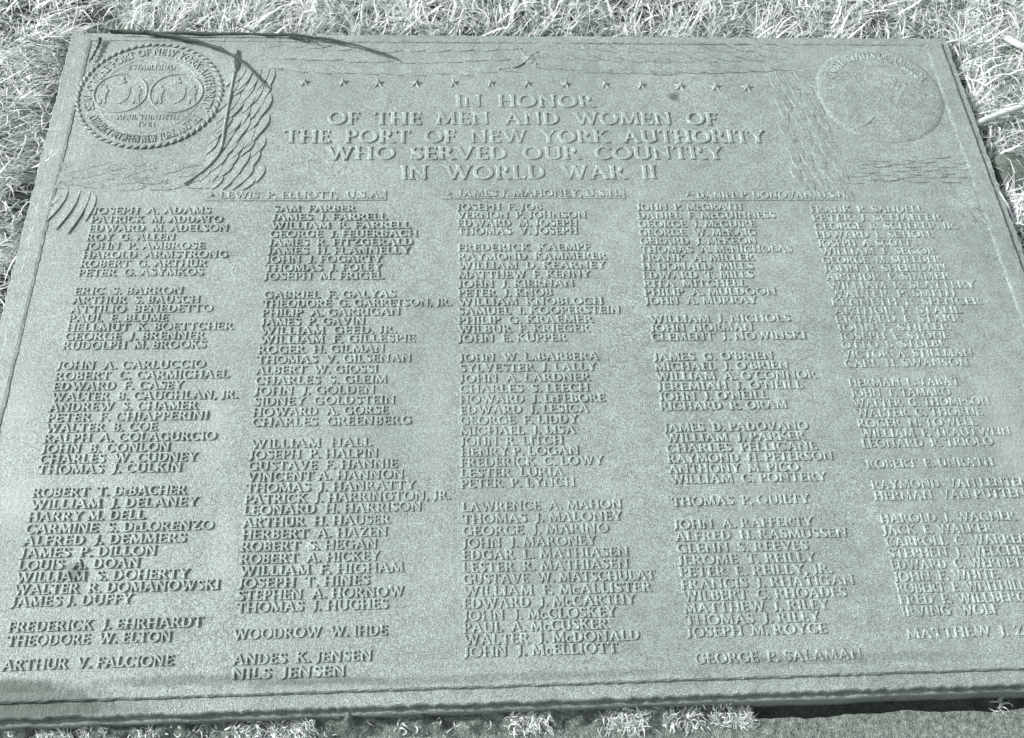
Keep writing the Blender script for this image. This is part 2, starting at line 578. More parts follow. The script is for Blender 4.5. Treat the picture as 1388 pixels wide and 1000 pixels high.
def simplify(lp, tol=0.012):
    P = np.array(lp)

    def dp(a, b):
        if b <= a + 1:
            return []
        A, B = P[a], P[b]
        u = B - A
        L = np.hypot(*u)
        q = P[a + 1:b] - A
        dist = np.abs(q[:, 0] * u[1] - q[:, 1] * u[0]) / L if L > 1e-9 else np.hypot(q[:, 0], q[:, 1])
        k = int(dist.argmax())
        if dist[k] < tol:
            return []
        k += a + 1
        return dp(a, k) + [k] + dp(k, b)
    far = int(np.hypot(*(P - P[0]).T).argmax())
    keep = [0] + dp(0, far) + [far] + dp(far, len(P) - 1)
    return [tuple(P[i]) for i in keep]


def solid(loops, bevel, offset, depth):
    """closed outlines -> raised relief, top at z = 0, sides running down to z = -depth"""
    cu = bpy.data.curves.new('outline', 'CURVE')
    cu.dimensions = '2D'
    cu.fill_mode = 'BOTH'
    cu.extrude = depth
    cu.bevel_depth = bevel
    cu.bevel_resolution = 0
    cu.offset = offset
    for lp in loops:
        sp = cu.splines.new('POLY')
        sp.points.add(len(lp) - 1)
        for p_, (x, y) in zip(sp.points, lp):
            p_.co = (x, y, 0, 1)
        sp.use_cyclic_u = True
    o = bpy.data.objects.new('outline', cu)
    col.objects.link(o)
    dg = bpy.context.evaluated_depsgraph_get()
    me = o.evaluated_get(dg).to_mesh()
    me.calc_loop_triangles()
    v = np.array([x.co for x in me.vertices])
    t = np.array([x.vertices for x in me.loop_triangles])
    o.evaluated_get(dg).to_mesh_clear()
    bpy.data.objects.remove(o)
    bpy.data.curves.remove(cu)
    keep = ~(v[t][:, :, 2] < -1e-6).all(1)
    t = t[keep]
    v[:, 2] -= v[:, 2].max()
    used = np.unique(t)
    remap = np.full(len(v), -1)
    remap[used] = np.arange(len(used))
    return v[used], remap[t]


GLY = {}
for ch, (w, st) in G.items():
    GLY[ch] = (w, *solid(contours(st), 0.030, -0.012, 0.20))
SPACE = 0.32


def text_width(s):
    return sum(SPACE if ch == ' ' else GLY[ch][0] for ch in s) + 0.03 * (len(s) - 1)


def text_mesh(name, s, x0, x1, yc, cap, z, parent, ang=0.0):
    """one line of raised lettering from x0 to x1 centred on yc; z = height of the letter tops"""
    W = text_width(s)
    k = (x1 - x0) / W
    V, Tt, n, x = [], [], 0, 0.0
    for ch in s:
        if ch == ' ':
            x += SPACE + .03
            continue
        w, v, t = GLY[ch]
        j = rng.uniform(-.012, .012, 2)
        a = rng.normal(0, .012)
        vx = (v[:, 0] - a * (v[:, 1] - .5) + x + j[0]) * k
        vy = (v[:, 1] + a * (v[:, 0] - w / 2) + j[1] - .5) * cap
        V.append(np.stack([vx, vy, v[:, 2] * cap + rng.normal(0, .00012)], 1))
        Tt.append(t + n)
        n += len(v)
        x += w + .03
    V, Tt = np.concatenate(V), np.concatenate(Tt)
    c, s_ = math.cos(ang), math.sin(ang)
    V = np.stack([x0 + V[:, 0] * c - V[:, 1] * s_, yc + V[:, 0] * s_ + V[:, 1] * c, z + V[:, 2]], 1)
    return fast_mesh(name, V, Tt, RUBBED, parent)


def arc_text(name, s, cx, cy, r, a0, a1, cap, z, parent, inward=False):
    """lettering along an arc; a0 to a1 in degrees; inward = feet towards the rim (read along the bottom)"""
    W = text_width(s)
    V, Tt, n, x = [], [], 0, 0.0
    for ch in s:
        if ch == ' ':
            x += SPACE + .03
            continue
        w, v, t = GLY[ch]
        a = math.radians(a0 + (a1 - a0) * (x + w / 2) / W)
        k = abs(math.radians(a1 - a0)) * r / W
        lx, ly = (v[:, 0] - w / 2) * k, (v[:, 1] - .5) * cap
        if inward:
            tx, ty, nx_, ny_ = -math.sin(a), math.cos(a), -math.cos(a), -math.sin(a)
        else:
            tx, ty, nx_, ny_ = math.sin(a), -math.cos(a), math.cos(a), math.sin(a)
        V.append(np.stack([cx + r * math.cos(a) + lx * tx + ly * nx_, cy + r * math.sin(a) + lx * ty + ly * ny_, z + v[:, 2] * cap], 1))
        Tt.append(t + n)
        n += len(v)
        x += w + .03
    return fast_mesh(name, np.concatenate(V), np.concatenate(Tt), RUBBED, parent)


RELIEF = (0.0021, 0.0020, 0.0019, 0.0018, 0.0016)      # lower to the right: weaker light contrast put into the letter height
# rows: (row, x, y) of the left end in the photograph for each column
LEFT = [
    [(0, 126, 286), (7, 106, 370), (9, 101, 395), (15, 85, 469), (17, 77, 496), (27, 51, 637), (29, 44, 668), (38, 15, 816), (40, 11, 850), (41, 9, 869), (43, 3, 902)],
    [(0, 370, 283), (8, 357, 375), (10, 357, 400), (15, 351, 461), (17, 347.6, 488), (23, 341, 573), (25, 339, 602), (31, 330, 692), (39, 320, 824), (41, 315.5, 860), (43, 315, 894), (44, 314, 914)],
    [(0, 618.5, 281), (5, 620.5, 336), (15, 620, 459), (17, 622, 485), (29, 624, 656), (31, 625.6, 687.5), (43, 628, 884)],
    [(0, 862.6, 281), (11, 874, 408), (13, 880, 433), (15, 882, 457), (17, 885, 484), (22, 894, 551), (24, 899, 580), (29, 907, 650), (31, 910, 680), (33, 912.5, 711), (42, 930, 857), (44, 941, 893)],
    [(0, 1098, 284), (16, 1140, 467.5), (18, 1144, 493), (20, 1150, 519), (28, 1174, 629), (30, 1181, 657), (33, 1192.5, 703), (41, 1222, 829), (43, 1228, 859)],
]
NAMES = [
    "JOSEPH  A. ADAMS:286|PATRICK  M. ADDATO:302|EDWARD  M. ADELSON:310|ROY  G. ALLEN:238|JOHN  P. AMBROSE:278|HAROLD  ARMSTRONG:309|ROBERT  G. ARTHUR:281|PETER  G. ASYMKOS:276||ERIC  S. BARRON:249|ARTHUR  S. BAUSCH:271|ATTILIO  BENEDETTO:289|PAUL  E. BLUME:228|HELLMUT  K. BOETTCHER:316|GEORGE  J. BRENNER:278|RUDOLPH  M. BROOKS:280||JOHN  A. CARLUCCIO:279|ROBERT  C. CARMICHAEL:311|EDWARD  F. CASEY:249|WALTER  B. CAUGHLAN, JR.:323|ANDREW  S. CHAMER:268|PETER  F. CHIAPPERINI:283|WALTER  B. COE:213|RALPH  A. COLAGURCIO:294|JOHN  B. CONLON:231|CHARLES  W. CUDNEY:268|THOMAS  J. CULKIN:247||ROBERT  T. DeBACHER:253|WILLIAM  J. DELANEY:269|HARRY M. DELL:197|CARMINE  S. DeLORENZO:290|ALFRED  J. DEMMERS:253|JAMES  P. DILLON:213|LOUIS  A. DOAN:190|WILLIAM  S. DOHERTY:257|WALTER  R. DOMANOWSKI:298|JAMES J. DUFFY:180||FREDERICK  J. EHRHARDT:275|THEODORE  W. ELTON:233||ARTHUR  V. FALCIONE:235",
    "SAM  FARBER:482|JAMES  J. FARRELL:525|WILLIAM  R. FARRELL:557|GEORGE  J. FEUERBACH:566|JAMES  R. FITZGERALD:560|JAMES  H. FLANNELLY:556|JOHN  J. FOGARTY:518|THOMAS  J. FOLEY:518|JOSEPH  M. FRIGEL:520||GABRIEL  F. GALYAS:537|THEODORE  G. GARRETSON, JR.:612|PHILIP  A. GARRIGAN:543|JAMES  P. GAVIN:495|WILLIAM  GEED, JR.:538|WILLIAM  F. GILLESPIE:563|ROGER  H. GILMAN:522|THOMAS  V. GILSENAN:558|ALBERT  W. GIOSSI:512|CHARLES  S. GLEIM:525|JOHN  J. GOLDEN:509|SIDNEY  GOLDSTEIN:536|HOWARD  A. GORSE:526|CHARLES  GREENBERG:558||WILLIAM  HALL:504|JOSEPH  P. HALPIN:513|GUSTAVE  F. HANNIE:539|VINCENT A. HANNON:548|THOMAS  J. HANRATTY:563|PATRICK  J. HARRINGTON, JR.:611|LEONARD  H. HARRISON:572|ARTHUR  H. HAUSER:529|HERBERT  A. HAZEN:526|ROBERT  S. HEGAN:512|ROBERT  A. HICKEY:515|WILLIAM  F. HIGHAM:548|JOSEPH  T. HINES:501|STEPHEN  A. HORNOW:548|THOMAS  J. HUGHES:526||WOODROW  W. IHDE:525||ANDES  K. JENSEN:505|NILS  JENSEN:469",
    "JOSEPH  F. JOB:735|VERNON  P. JOHNSON:795|EDWARD  M. JOSEPH:783|THOMAS  V. JOSEPH:783||FREDERICK  KAEMPF:800|RAYMOND  KAMMERER:822|WILLIAM  D. KEARNEY:821|MATTHEW  F. KENNY:800|JOHN  J. KIERNAN:778|PETER  J. KNOB:749|WILLIAM  KNOBLOCH:817|SAMUEL  I. KOOPERSTEIN:841|PHILIP  G. KRAEMER:803|WILBUR  F. KRIEGER:799|JOHN  E. KUPPER:768||JOHN  W. LaBARBERA:811|SYLVESTER  J. LALLY:808|JOHN  A. LARDNER:800|CHARLES  S. LEECH:798|HOWARD  J. LeFEBORE:820|EDWARD  J. LESICA:798|GEORGE  F. LIDDY:783|MICHAEL  J. LISA:780|JOHN  R. LITCH:763|HENRY P. LOGAN:785|FREDERICK  C. LOWY:818|LESTER  LURIA:764|PETER  P. LYNCH:779||LAWRENCE  A. MAHON:843|THOMAS  J. MALONEY:843|GEORGE  J. MARINO:825|JOHN  J. MARONEY:808|EDGAR  L. MATHIASEN:852|LESTER  R. MATHIASEN:852|GUSTAVE  W. MATSCHULAT:888|WILLIAM  F. McALLISTER:883|EDWARD  J. McCARTHY:861|JOHN  J. McCLOSKEY:835|PAUL  A. McCUSKER:824|WALTER  J. McDONALD:867|JOHN  J. McELLIOTT:837",
    "JOHN  P. McGRATH:1006|DANIEL  F. McGUINNESS:1051|GEORGE  J. McGUIRE:1024|GEORGE  W. McKAIG:1025|GERARD  J. McKEON:1026|THOMAS  A. McNICHOLAS:1074|FRANK  A. MILLER:1022|H. DONALD  MILLS:1021|EDWARD  T. MILLS:1021|RITA  MITCHELL:1012|PHILIP  A. MULDOON:1052|JOHN  A. MURRAY:1026||WILLIAM  J. NICHOLS:1071|JOHN  NORMAN:1021|CLEMENT  J. NOWINSKI:1092||JAMES  G. O'BRIEN:1048|MICHAEL  J. O'BRIEN:1069|WILLIAM  A. O'CONNOR:1106|JEREMIAH  J. O'NEILL:1088|JOHN  J. O'NEILL:1041|RICHARD  R. ORAM:1067||JAMES  D. PADOVANO:1095|WILLIAM  J. PARKER:1091|CHARLES  PELLICANE:1107|RAYMOND  H. PETERSON:1129|ANTHONY  M. PICO:1083|WILLIAM  C. PONTERY:1120||THOMAS  P. QUILTY:1097||JOHN  A. RAFFERTY:1102|ALFRED  H. RASMUSSEN:1148|GLENN  S. REEVES:1095|JEROME  T. REILLY:1105|PETER  E. REILLY, JR.:1128|FRANCIS  J. RHATIGAN:1158|WILBERT  C. RHOADES:1147|MATTHEW  J. RILEY:1123|THOMAS  J. RILEY:1111|JOSEPH  M. ROYCE:1120||GEORGE  P. SALAMAN:1168",
    "FRANK  R. SANDELL:1252|PETER  J. SCHAEFER:1276|GEORGE  R. SCHERER, JR.:1298|EDWARD  L. SCHOLL:1265|JOSEPH  A. SCOTT:1235|WILLIAM  F. SEGOR:1268|GEORGE  M. SHEEDER:1275|JOHN  R. SHERIDAN:1283|ARTHUR  E. SIMMER:1288|WILLIAM  R. SLATTERY:1322|WALTER  P. SMITH:1295|KENNETH  R. SPENCER:1330|ARTHUR  F. STAHL:1303|RICHARD  E. STARR:1302|JOHN  F. STILLER:1287|JOSEPH  E. STONE:1287|OTTO  B. STUEBE:1282|VICTOR  A. STILLMAN:1318|CARL  H. SWANSON:1313||HERMAN  L. TABAT:1300|JOHN  T. TAMARO:1288|WALTER  G. THOMPSON:1341|WALTER  C. THORNE:1331|ROGER  N. TOWELL:1324|WILLIAM  F. TRAUTWEIN:1370|LEONARD  R. TRIOLO:1346||ROBERT  E. UNRATH:1346||RAYMOND  VAN LENTEN:1394|HERMAN  VAN PUTTEN:1390||HAROLD  J. WAGNER:1376|JACK  E. WALKER:1345|CARROLL  C. WARREN:1394|STEPHEN  J. WELCHER:1400|EDWARD  C. WERNETTE:1404|JOHN  F. WHITE:1352|ROBERT  E. WHITHILL:1390|FRED  E. WILLBERG:1392|IRVING  WOLF:1353||MATTHEW  J. ZOLL:1428",
]
for ci, block in enumerate(NAMES):
    L = np.array(LEFT[ci], float)
    for row, item in enumerate(block.split('|')):
        if not item:
            continue
        s, rx = item.split(':')
        px, py = np.interp(row, L[:, 0], L[:, 1]), np.interp(row, L[:, 0], L[:, 2])
        x0, yc = unproj(px, py)
        # right end: same plaque row, at the measured column of the photograph
        q0, q1 = unproj(float(rx), py - 6), unproj(float(rx), py + 6)
        tt = (yc - q0[1]) / (q1[1] - q0[1])
        x1 = q0[0] + (q1[0] - q0[0]) * tt
        text_mesh('name_line', s, x0, x1, yc, 0.0143, RELIEF[ci], plaque)

for s, lx, rx, y, cap in (("IN  HONOR", 617, 806, 137, .031), ("OF  THE  MEN  AND  WOMEN  OF", 443, 972, 160.5, .031),
                          ("THE  PORT  OF  NEW  YORK  AUTHORITY", 384, 1037, 185, .031),
                          ("WHO  SERVED  OUR  COUNTRY", 442, 980, 207.5, .031), ("IN  WORLD  WAR  II", 542, 890, 233.5, .032)):
    a, b = unproj(lx, y), unproj(rx, y)
    k = (b[0] - a[0]) / text_width(s)
    x = 0.0
    for word in s.split('  '):                    # each word of the heading is a part
        w = text_width(word)
        text_mesh('heading_word', word, a[0] + x * k, a[0] + (x + w) * k, (a[1] + b[1]) / 2, cap, .0021, plaque)
        x += w + 2 * SPACE + .09


# stars
def star_loops(r=1.0, q=0.40):
    return [[(math.cos(math.radians(90 + 36 * i)) * (r if i % 2 == 0 else q), math.sin(math.radians(90 + 36 * i)) * (r if i % 2 == 0 else q)) for i in range(10)]]


def star_mesh(name):
    """five ridged rays"""
    v = [(0, 0, .42)]
    for (x, y) in star_loops()[0]:
        v.append((x, y, -.15))
    f = [(0, 1 + i, 1 + (i + 1) % 10) for i in range(10)]
    me = bpy.data.meshes.new(name)
    me.from_pydata(v, [], f)
    me.materials.append(BRONZE)
    return me


star_me = star_mesh('star')
for x, y in zip((413, 465, 513, 564, 615, 665, 715, 767, 820, 869, 922, 970, 1013), (112, 112, 113, 113, 113, 113.5, 114, 114.5, 115, 116, 117, 118, 119)):
    u = unproj(x, y)
    shared('star', star_me, plaque, (u[0], u[1], 0.0006), (0, 0, random.uniform(-.15, .15)), (.0165, .0165, .0095))

# star-marked names on small framed tablets
for s, sx, lx, rx, b0, b1, y in (("LEWIS  P. ELLIOTT,  U.S.A.", 287, 298, 519, 279, 524, 265), ("JAMES J. MAHONEY, U.S.N.", 609, 621, 842, 599, 847, 262.5),
                                 ("DANIEL P. DONOVAN, U.S.N.", 932, 944, 1150, 922, 1156, 265)):
    a, b, c, d0, d1 = unproj(sx, y), unproj(lx, y), unproj(rx, y), unproj(b0, y), unproj(b1, y)
    ym = (b[1] + c[1]) / 2
    h = .0115
    rough_box('name_tablet', d0[0], d1[0], ym - h, ym + h, -.003, .0011, BRONZE, plaque, .02, .0002, .0006)
    shared('star', star_me, plaque, (a[0], ym, .0014), (0, 0, 0), (.0085, .0085, .006))
    text_mesh('name_line', s, b[0], c[0], ym, .0145, .0026, plaque)


# ------------------------------------------------------------------ medallions
def disc(name, cx, cy, prof, parent, n=72):
    """lathe: prof = [(r, z), ...] from the rim inwards"""
    v, f = [], []
    for r, z in prof:
        for i in range(n):
            a = 2 * math.pi * i / n
            v.append((cx + r * math.cos(a), cy + r * math.sin(a), z))
    for k in range(len(prof) - 1):
        for i in range(n):
            j = (i + 1) % n
            f.append((k * n + i, k * n + j, (k + 1) * n + j, (k + 1) * n + i))
    f.append(tuple(range((len(prof) - 1) * n, len(prof) * n)))
    return mesh_obj(name, v, f, BRONZE, parent, False)


c1 = unproj(203, 128)
R1 = (unproj(301, 128)[0] - unproj(105, 128)[0]) / 2
med = disc('medallion', *c1, [(R1 * .965, -.003), (R1 * .96, .0006), (R1 * .72, .0009), (R1 * .705, .0016), (R1 * .69, .0009), (0.02, .001)], plaque)


def strand_mesh():
    """one plump twist of rope, lying along x"""
    v, f = [], []
    n, m = 8, 5
    for i in range(m):
        t = -1 + 2 * i / (m - 1)
        r = max(.12, math.sqrt(max(0, 1 - t * t)))
        for k in range(n):
            a = 2 * math.pi * k / n
            v.append((t, r * math.cos(a), r * math.sin(a)))
    for i in range(m - 1):
        for k in range(n):
            f.append((i * n + k, i * n + (k + 1) % n, (i + 1) * n + (k + 1) % n, (i + 1) * n + k))
    me = bpy.data.meshes.new('rope_strand')
    me.from_pydata(v, [], f)
    me.materials.append(BRONZE)
    me.polygons.foreach_set('use_smooth', [True] * len(me.polygons))
    return me


strand = strand_mesh()
NS = 62
for i in range(NS):
    a = 2 * math.pi * i / NS
    shared('rope_strand', strand, med, (c1[0] + R1 * .985 * math.cos(a), c1[1] + R1 * .985 * math.sin(a), .0018), (0, 0, a + math.pi / 2 + .42), (R1 * .055, R1 * .026, .0020))
arc_text('ring_lettering', "SEAL OF THE PORT OF NEW YORK AUTHORITY", c1[0], c1[1], R1 * .835, 202, -22, R1 * .13, .0025, med)
arc_text('ring_lettering', "COMPACT BETWEEN NEW YORK AND THE", c1[0], c1[1], R1 * .835, 210, 330, R1 * .13, .0025, med, True)
for s, lx, rx, y, cap in (("ESTABLISHED", 174, 238, 92, .013), ("APRIL THIRTIETH", 158, 242, 159, .012), ("1921", 186, 211, 168.5, .012)):
    a, b = unproj(lx, y), unproj(rx, y)
    text_mesh('inner_lettering', s, a[0], b[0], (a[1] + b[1]) / 2, cap, .0021, med)


def torus_arc(name, cx, cy, R, r, z, parent, n=48, m=8, rz=None):
    v, f = [], []
    for i in range(n):
        a = 2 * math.pi * i / n
        for k in range(m):
            b = 2 * math.pi * k / m
            rr = R + r * math.cos(b)
            v.append((cx + rr * math.cos(a), cy + rr * math.sin(a), z + (rz or r) * math.sin(b)))
    for i in range(n):
        for k in range(m):
            f.append((i * m + k, ((i + 1) % n) * m + k, ((i + 1) % n) * m + (k + 1) % m, i * m + (k + 1) % m))
    return mesh_obj(name, v, f, BRONZE, parent, True)


def outline_relief(name, loops, cx, cy, s, z, parent, bevel=.08, depth=.4):
    v, t = solid(loops, bevel, -bevel * .5, depth)
    v = v * s
    v[:, 0] += cx
    v[:, 1] += cy
    v[:, 2] += z
    return fast_mesh(name, v, t, BRONZE, parent)


SHIELD = [[(-.55, .75), (-.2, .68), (0, .74), (.2, .68), (.55, .75), (.62, .2), (.55, -.3), (.3, -.62), (0, -.8), (-.3, -.62), (-.55, -.3), (-.62, .2)]]
FIGURE = [[(-.10, .95), (.08, .98), (.15, .80), (.08, .66), (.24, .52), (.30, .1), (.20, -.1), (.26, -.55), (.36, -.95), (.05, -.98), (.0, -.5), (-.08, -.96), (-.32, -.92), (-.22, -.4), (-.28, .1), (-.34, .45), (-.16, .62), (-.16, .8)]]
CREST = [[(-.4, -.3), (.4, -.3), (.34, .05), (.12, .12), (.2, .5), (0, .72), (-.2, .5), (-.12, .12), (-.34, .05)]]
for ox in (163.5, 239):
    oc = unproj(ox, 126)
    Ro = R1 * .365
    fr = torus_arc('oval_frame', oc[0], oc[1], Ro, R1 * .020, .0009, med, rz=.0016)
    outline_relief('shield', SHIELD, oc[0], oc[1] - Ro * .12, Ro * .62, .0021, med, .07, .35)
    outline_relief('crest', CREST, oc[0], oc[1] + Ro * .60, Ro * .34, .0026, med, .08, .5)
    for sg in (-1, 1):
        fl = [[(x * sg, y) for x, y in FIGURE[0]]]
        outline_relief('supporter', fl, oc[0] + sg * Ro * .63, oc[1] - Ro * .08, Ro * .52, .0023, med, .06, .45)

# the right-hand medallion: a smooth, worn, domed disc
c2 = unproj(1192, 127)
R2 = (unproj(1278, 127)[0] - unproj(1106, 127)[0]) / 2
med2 = disc('medallion', *c2, [(R2 * 1.0, -.003), (R2 * .99, .0002), (R2 * .94, .0022), (R2 * .90, .0026), (R2 * .5, .0032), (.02, .0034)], plaque, 96)
med2['label'] = 'smooth worn round medallion with faint bird relief'
arc_text('ring_lettering', "UNITED STATES OF AMERICA", c2[0], c2[1], R2 * .80, 158, 18, R2 * .14, .0039, med2)


def leaf_mesh(name):
    """pointed leaf with a raised midrib, base at the origin, tip at x = 1"""
    st = [(0.0, .10, .3), (.12, .30, .75), (.32, .48, 1.0), (.55, .44, 1.0), (.78, .25, .8), (1.0, .0, .35)]
    v, f = [], []
    for x, w, h in st:
        v += [(x, -w, -.9), (x, -w * .94, .05 * h), (x, 0, .55 * h), (x, w * .93, h), (x, w, -.9)]      # one edge lifted, as in overlapping leaves
    for i in range(len(st) - 1):
        for k in range(4):
            f.append((i * 5 + k, (i + 1) * 5 + k, (i + 1) * 5 + k + 1, i * 5 + k + 1))
    me = bpy.data.meshes.new(name)
    me.from_pydata(v, [], f)
    me.materials.append(BRONZE)
    return me


leaf_me = leaf_mesh('leaf')


def place_leaf(px, py, tx, ty, wid, hgt, parent, z=0.0, tilt=0.0, name='leaf', flip=1):
    a, b = unproj(px, py), unproj(tx, ty)
    L = math.hypot(b[0] - a[0], b[1] - a[1])
    return shared(name, leaf_me, parent, (a[0], a[1], z), (0, -tilt, math.atan2(b[1] - a[1], b[0] - a[0])), (L, wid * flip, hgt))


# bird-like relief on the right medallion: a few worn feathers
for (x0, y0, x1, y1) in ((1213, 106, 1205, 126), (1219, 108, 1212, 128), (1226, 115, 1217, 132), (1192, 131, 1184, 146), (1186, 155, 1168, 173), (1211, 150, 1204, 161),
                         (1230, 150, 1252, 146), (1238, 159, 1266, 154), (1200, 135, 1214, 130), (1172, 96, 1178, 93)):
    place_leaf(x0, y0, x1, y1, .010, .0012, med2, .0028, 0, 'feather')


# ------------------------------------------------------------------ leaf garlands
def quad(q, u, v):
    (a, b, c, d) = [np.array(p_, float) for p_ in q]      # tl, tr, br, bl
    return (a * (1 - u) + b * u) * (1 - v) + (d * (1 - u) + c * u) * v


def garland(name):
    o = bpy.data.objects.new(name, None)
    col.objects.link(o)
    o.parent = plaque
    return o


def mirror(px, py):
    """mirror a photo point about the plaque's middle line, on the plaque"""
    x, y = unproj(px, py)
    return None


def hang(q, nu, nv, overlap, wid, hgt, sway, tilt=.02, flip=1):
    g_ = garland('leaf_garland')
    for j in range(nv):
        n_ = nu if j % 2 == 0 else nu - 1
        for i in range(n_):
            u = (i + .5 + (0 if j % 2 == 0 else .5) + random.uniform(-.16, .16)) / nu
            v0 = (j + random.uniform(-.2, .2)) / nv
            v1 = v0 + overlap * random.uniform(.8, 1.15) / nv
            s_ = quad(q, u, v0)
            e_ = quad(q, u + sway * random.uniform(.3, 1.6), min(v1, 1.04))
            place_leaf(s_[0], s_[1], e_[0], e_[1], wid * random.uniform(.85, 1.15), hgt * random.uniform(.8, 1.2), g_, hgt * random.uniform(.05, .3), tilt, 'leaf', flip)
    return g_


# upright bands beside the medallions
hang([(318, 92), (376, 92), (358, 252), (268, 250)], 6, 10, 1.8, .017, .0012, -.12)
hang([(1040, 100), (1092, 92), (1150, 250), (1074, 254)], 6, 10, 1.8, .017, .0010, .12, .02, -1)
# flat bands under the medallions, leaves pointing outwards
hang([(296, 214), (296, 254), (76, 256), (84, 216)], 4, 9, 1.7, .014, .0010, .12, .02, -1)
hang([(1140, 210), (1140, 248), (1336, 246), (1318, 204)], 4, 9, 1.7, .013, .0005, .10, .02, -1)
# drooping ends beside the first and last columns
for (x0, y0, x1, y1) in ((92, 256, 64, 300), (108, 258, 76, 312), (122, 258, 92, 318), (128, 262, 116, 300), (84, 262, 58, 284), (80, 240, 68, 262)):
    place_leaf(x0, y0, x1, y1, .016, .0012, plaque, .0002, .02)
for (x0, y0, x1, y1) in ((1296, 256, 1334, 288), (1308, 252, 1344, 280), (1284, 262, 1322, 300), (1300, 270, 1340, 306), (1318, 246, 1350, 270)):
    place_leaf(x0, y0, x1, y1, .018, .0014, plaque, .0003, .02, 'leaf', 1)
# top swag, leaves of both halves pointing to the knot in the middle
for (xa, xb, sg) in ((345, 700, 1), (1085, 735, -1)):
    g_ = garland('leaf_garland')
    for r in range(3):
        for i in range(11):
            t = (i + .5 * (r % 2)) / 11
            x = xa + (xb - xa) * t
            sag = 6 * math.sin(math.pi * t)
            y = 63 + r * 13 + sag + (x - 700) * .008
            dy = (-5, 0, 6)[r] * (.8 if sg > 0 else 1) + (4 if sg > 0 else -4)
            place_leaf(x, y, x + sg * 40, y + dy + random.uniform(-2, 2), .013, .0012, g_, .0, .02, 'leaf', 1 if sg > 0 else -1)
# ribbon knot in the middle of the swag
kn = unproj(716, 80)
knot = disc('ribbon_knot', kn[0], kn[1], [(.014, -.003), (.0135, .0008), (.008, .0020), (.003, .0023)], plaque, 14)
for pts in ([(716, 80), (706, 88), (692, 93), (676, 94)], [(716, 80), (708, 72), (703, 64)], [(716, 80), (722, 74), (730, 70)], [(716, 81), (724, 84), (727, 88)]):
    P = spline([(*unproj(x, y), .0012) for x, y in pts], 8)
    tube('ribbon_tail', P, [.0019 * (1 - .5 * i / 7) for i in range(8)], BRONZE, plaque)
# smooth bar along the left upright band, with a pointed bud on top
P = spline([(*unproj(x, y), .0012) for x, y in ((318, 98), (312, 130), (305, 170), (299, 204), (280, 228), (250, 250))], 20)
tube('garland_bar', P, [.0030] * 20, BRONZE, plaque)
place_leaf(321, 98, 323, 68, .011, .006, plaque, .0010, .02, 'bud')

# ------------------------------------------------------------------ things lying on and beside the plaque


def arc_tube(name, px, z, r, label):  # thin dark arcs modelled as tapering tubes
    P = spline([(*unproj(x, y, z), z) for x, y in px], 26)
    P = [(p_[0], p_[1], max(.0055, p_[2]) + .0012 * math.sin(i * 1.7)) for i, p_ in enumerate(P)]
    o = tube(name, P, [.78 * r * (1 - .55 * i / 25) * (1 + .45 * math.sin(i * 2.3) * math.sin(i * 1.1 + 1)) for i in range(26)], DARK_ARC)
    return tag(o, label, 'twig')


arc_tube('dark_arc', [(150, 43), (230, 45), (330, 46), (405, 48), (455, 55), (500, 66), (541, 80)], .007, .0050, 'long thin dark arc along the top rim of the plaque')
arc_tube('dark_arc', [(195, 44), (240, 50), (285, 61), (318, 76), (340, 94), (360, 116)], .0072, .0056, 'thin dark arc from top rim across the upright leaf band')
arc_tube('dark_arc', [(136, 52), (134, 60), (128, 72), (121, 84)], .006, .0042, 'short dark hooked arc above the rope-rimmed medallion')
arc_tube('dark_arc', [(380, 46), (410, 52), (432, 58)], .0075, .0034, 'short dark streak beside the long dark arc on the top rim')


def pebble(name, px, py, zc, rx, ry, rz, mat, seed):
    import bmesh
    bm = bmesh.new()
    bmesh.ops.create_icosphere(bm, subdivisions=3, radius=1)
    r_ = np.random.default_rng(seed)
    ph = r_.uniform(0, 6, 6)
    for v in bm.verts:
        c_ = v.co
        k = 1 + .10 * math.sin(2.3 * c_.x + ph[0]) + .08 * math.sin(3.1 * c_.y + ph[1]) + .06 * math.sin(4.7 * c_.z + 3 * c_.x + ph[2])
        v.co = Vector((c_.x * rx, c_.y * ry, c_.z * rz)) * k
    me = bpy.data.meshes.new(name)
    bm.to_mesh(me)
    bm.free()
    me.materials.append(mat)
    me.polygons.foreach_set('use_smooth', [True] * len(me.polygons))
    o = bpy.data.objects.new(name, me)
    col.objects.link(o)
    u = unproj(px, py, zc)
    o.location = (u[0], u[1], zc)
    return o


tag(pebble('stone', 1378, 238, -.030, .046, .050, .020, STONE, 1), 'smooth dark rounded stone beside the plaque edge in white grass', 'stone')
P = spline([(*unproj(x, y, z), z) for x, y, z in ((1316, 171, -.022), (1338, 161, -.012), (1362, 152, -.004), (1400, 139, .004), (1450, 120, -.004))], 14)
tag(tube('fallen_stick', P, [.0062] * 14, STICK, None, 8), 'thick pale bleached stick reaching the plaque edge from the grass', 'stick')
P = spline([(*unproj(x, y, z), z) for x, y, z in ((1362, 50, -.010), (1384, 62, -.002), (1410, 72, -.012))], 10)
tag(tube('fallen_stick', P, [.0070] * 10, STICK, None, 8), 'short white broken stick in grass behind the plaque corner', 'stick')


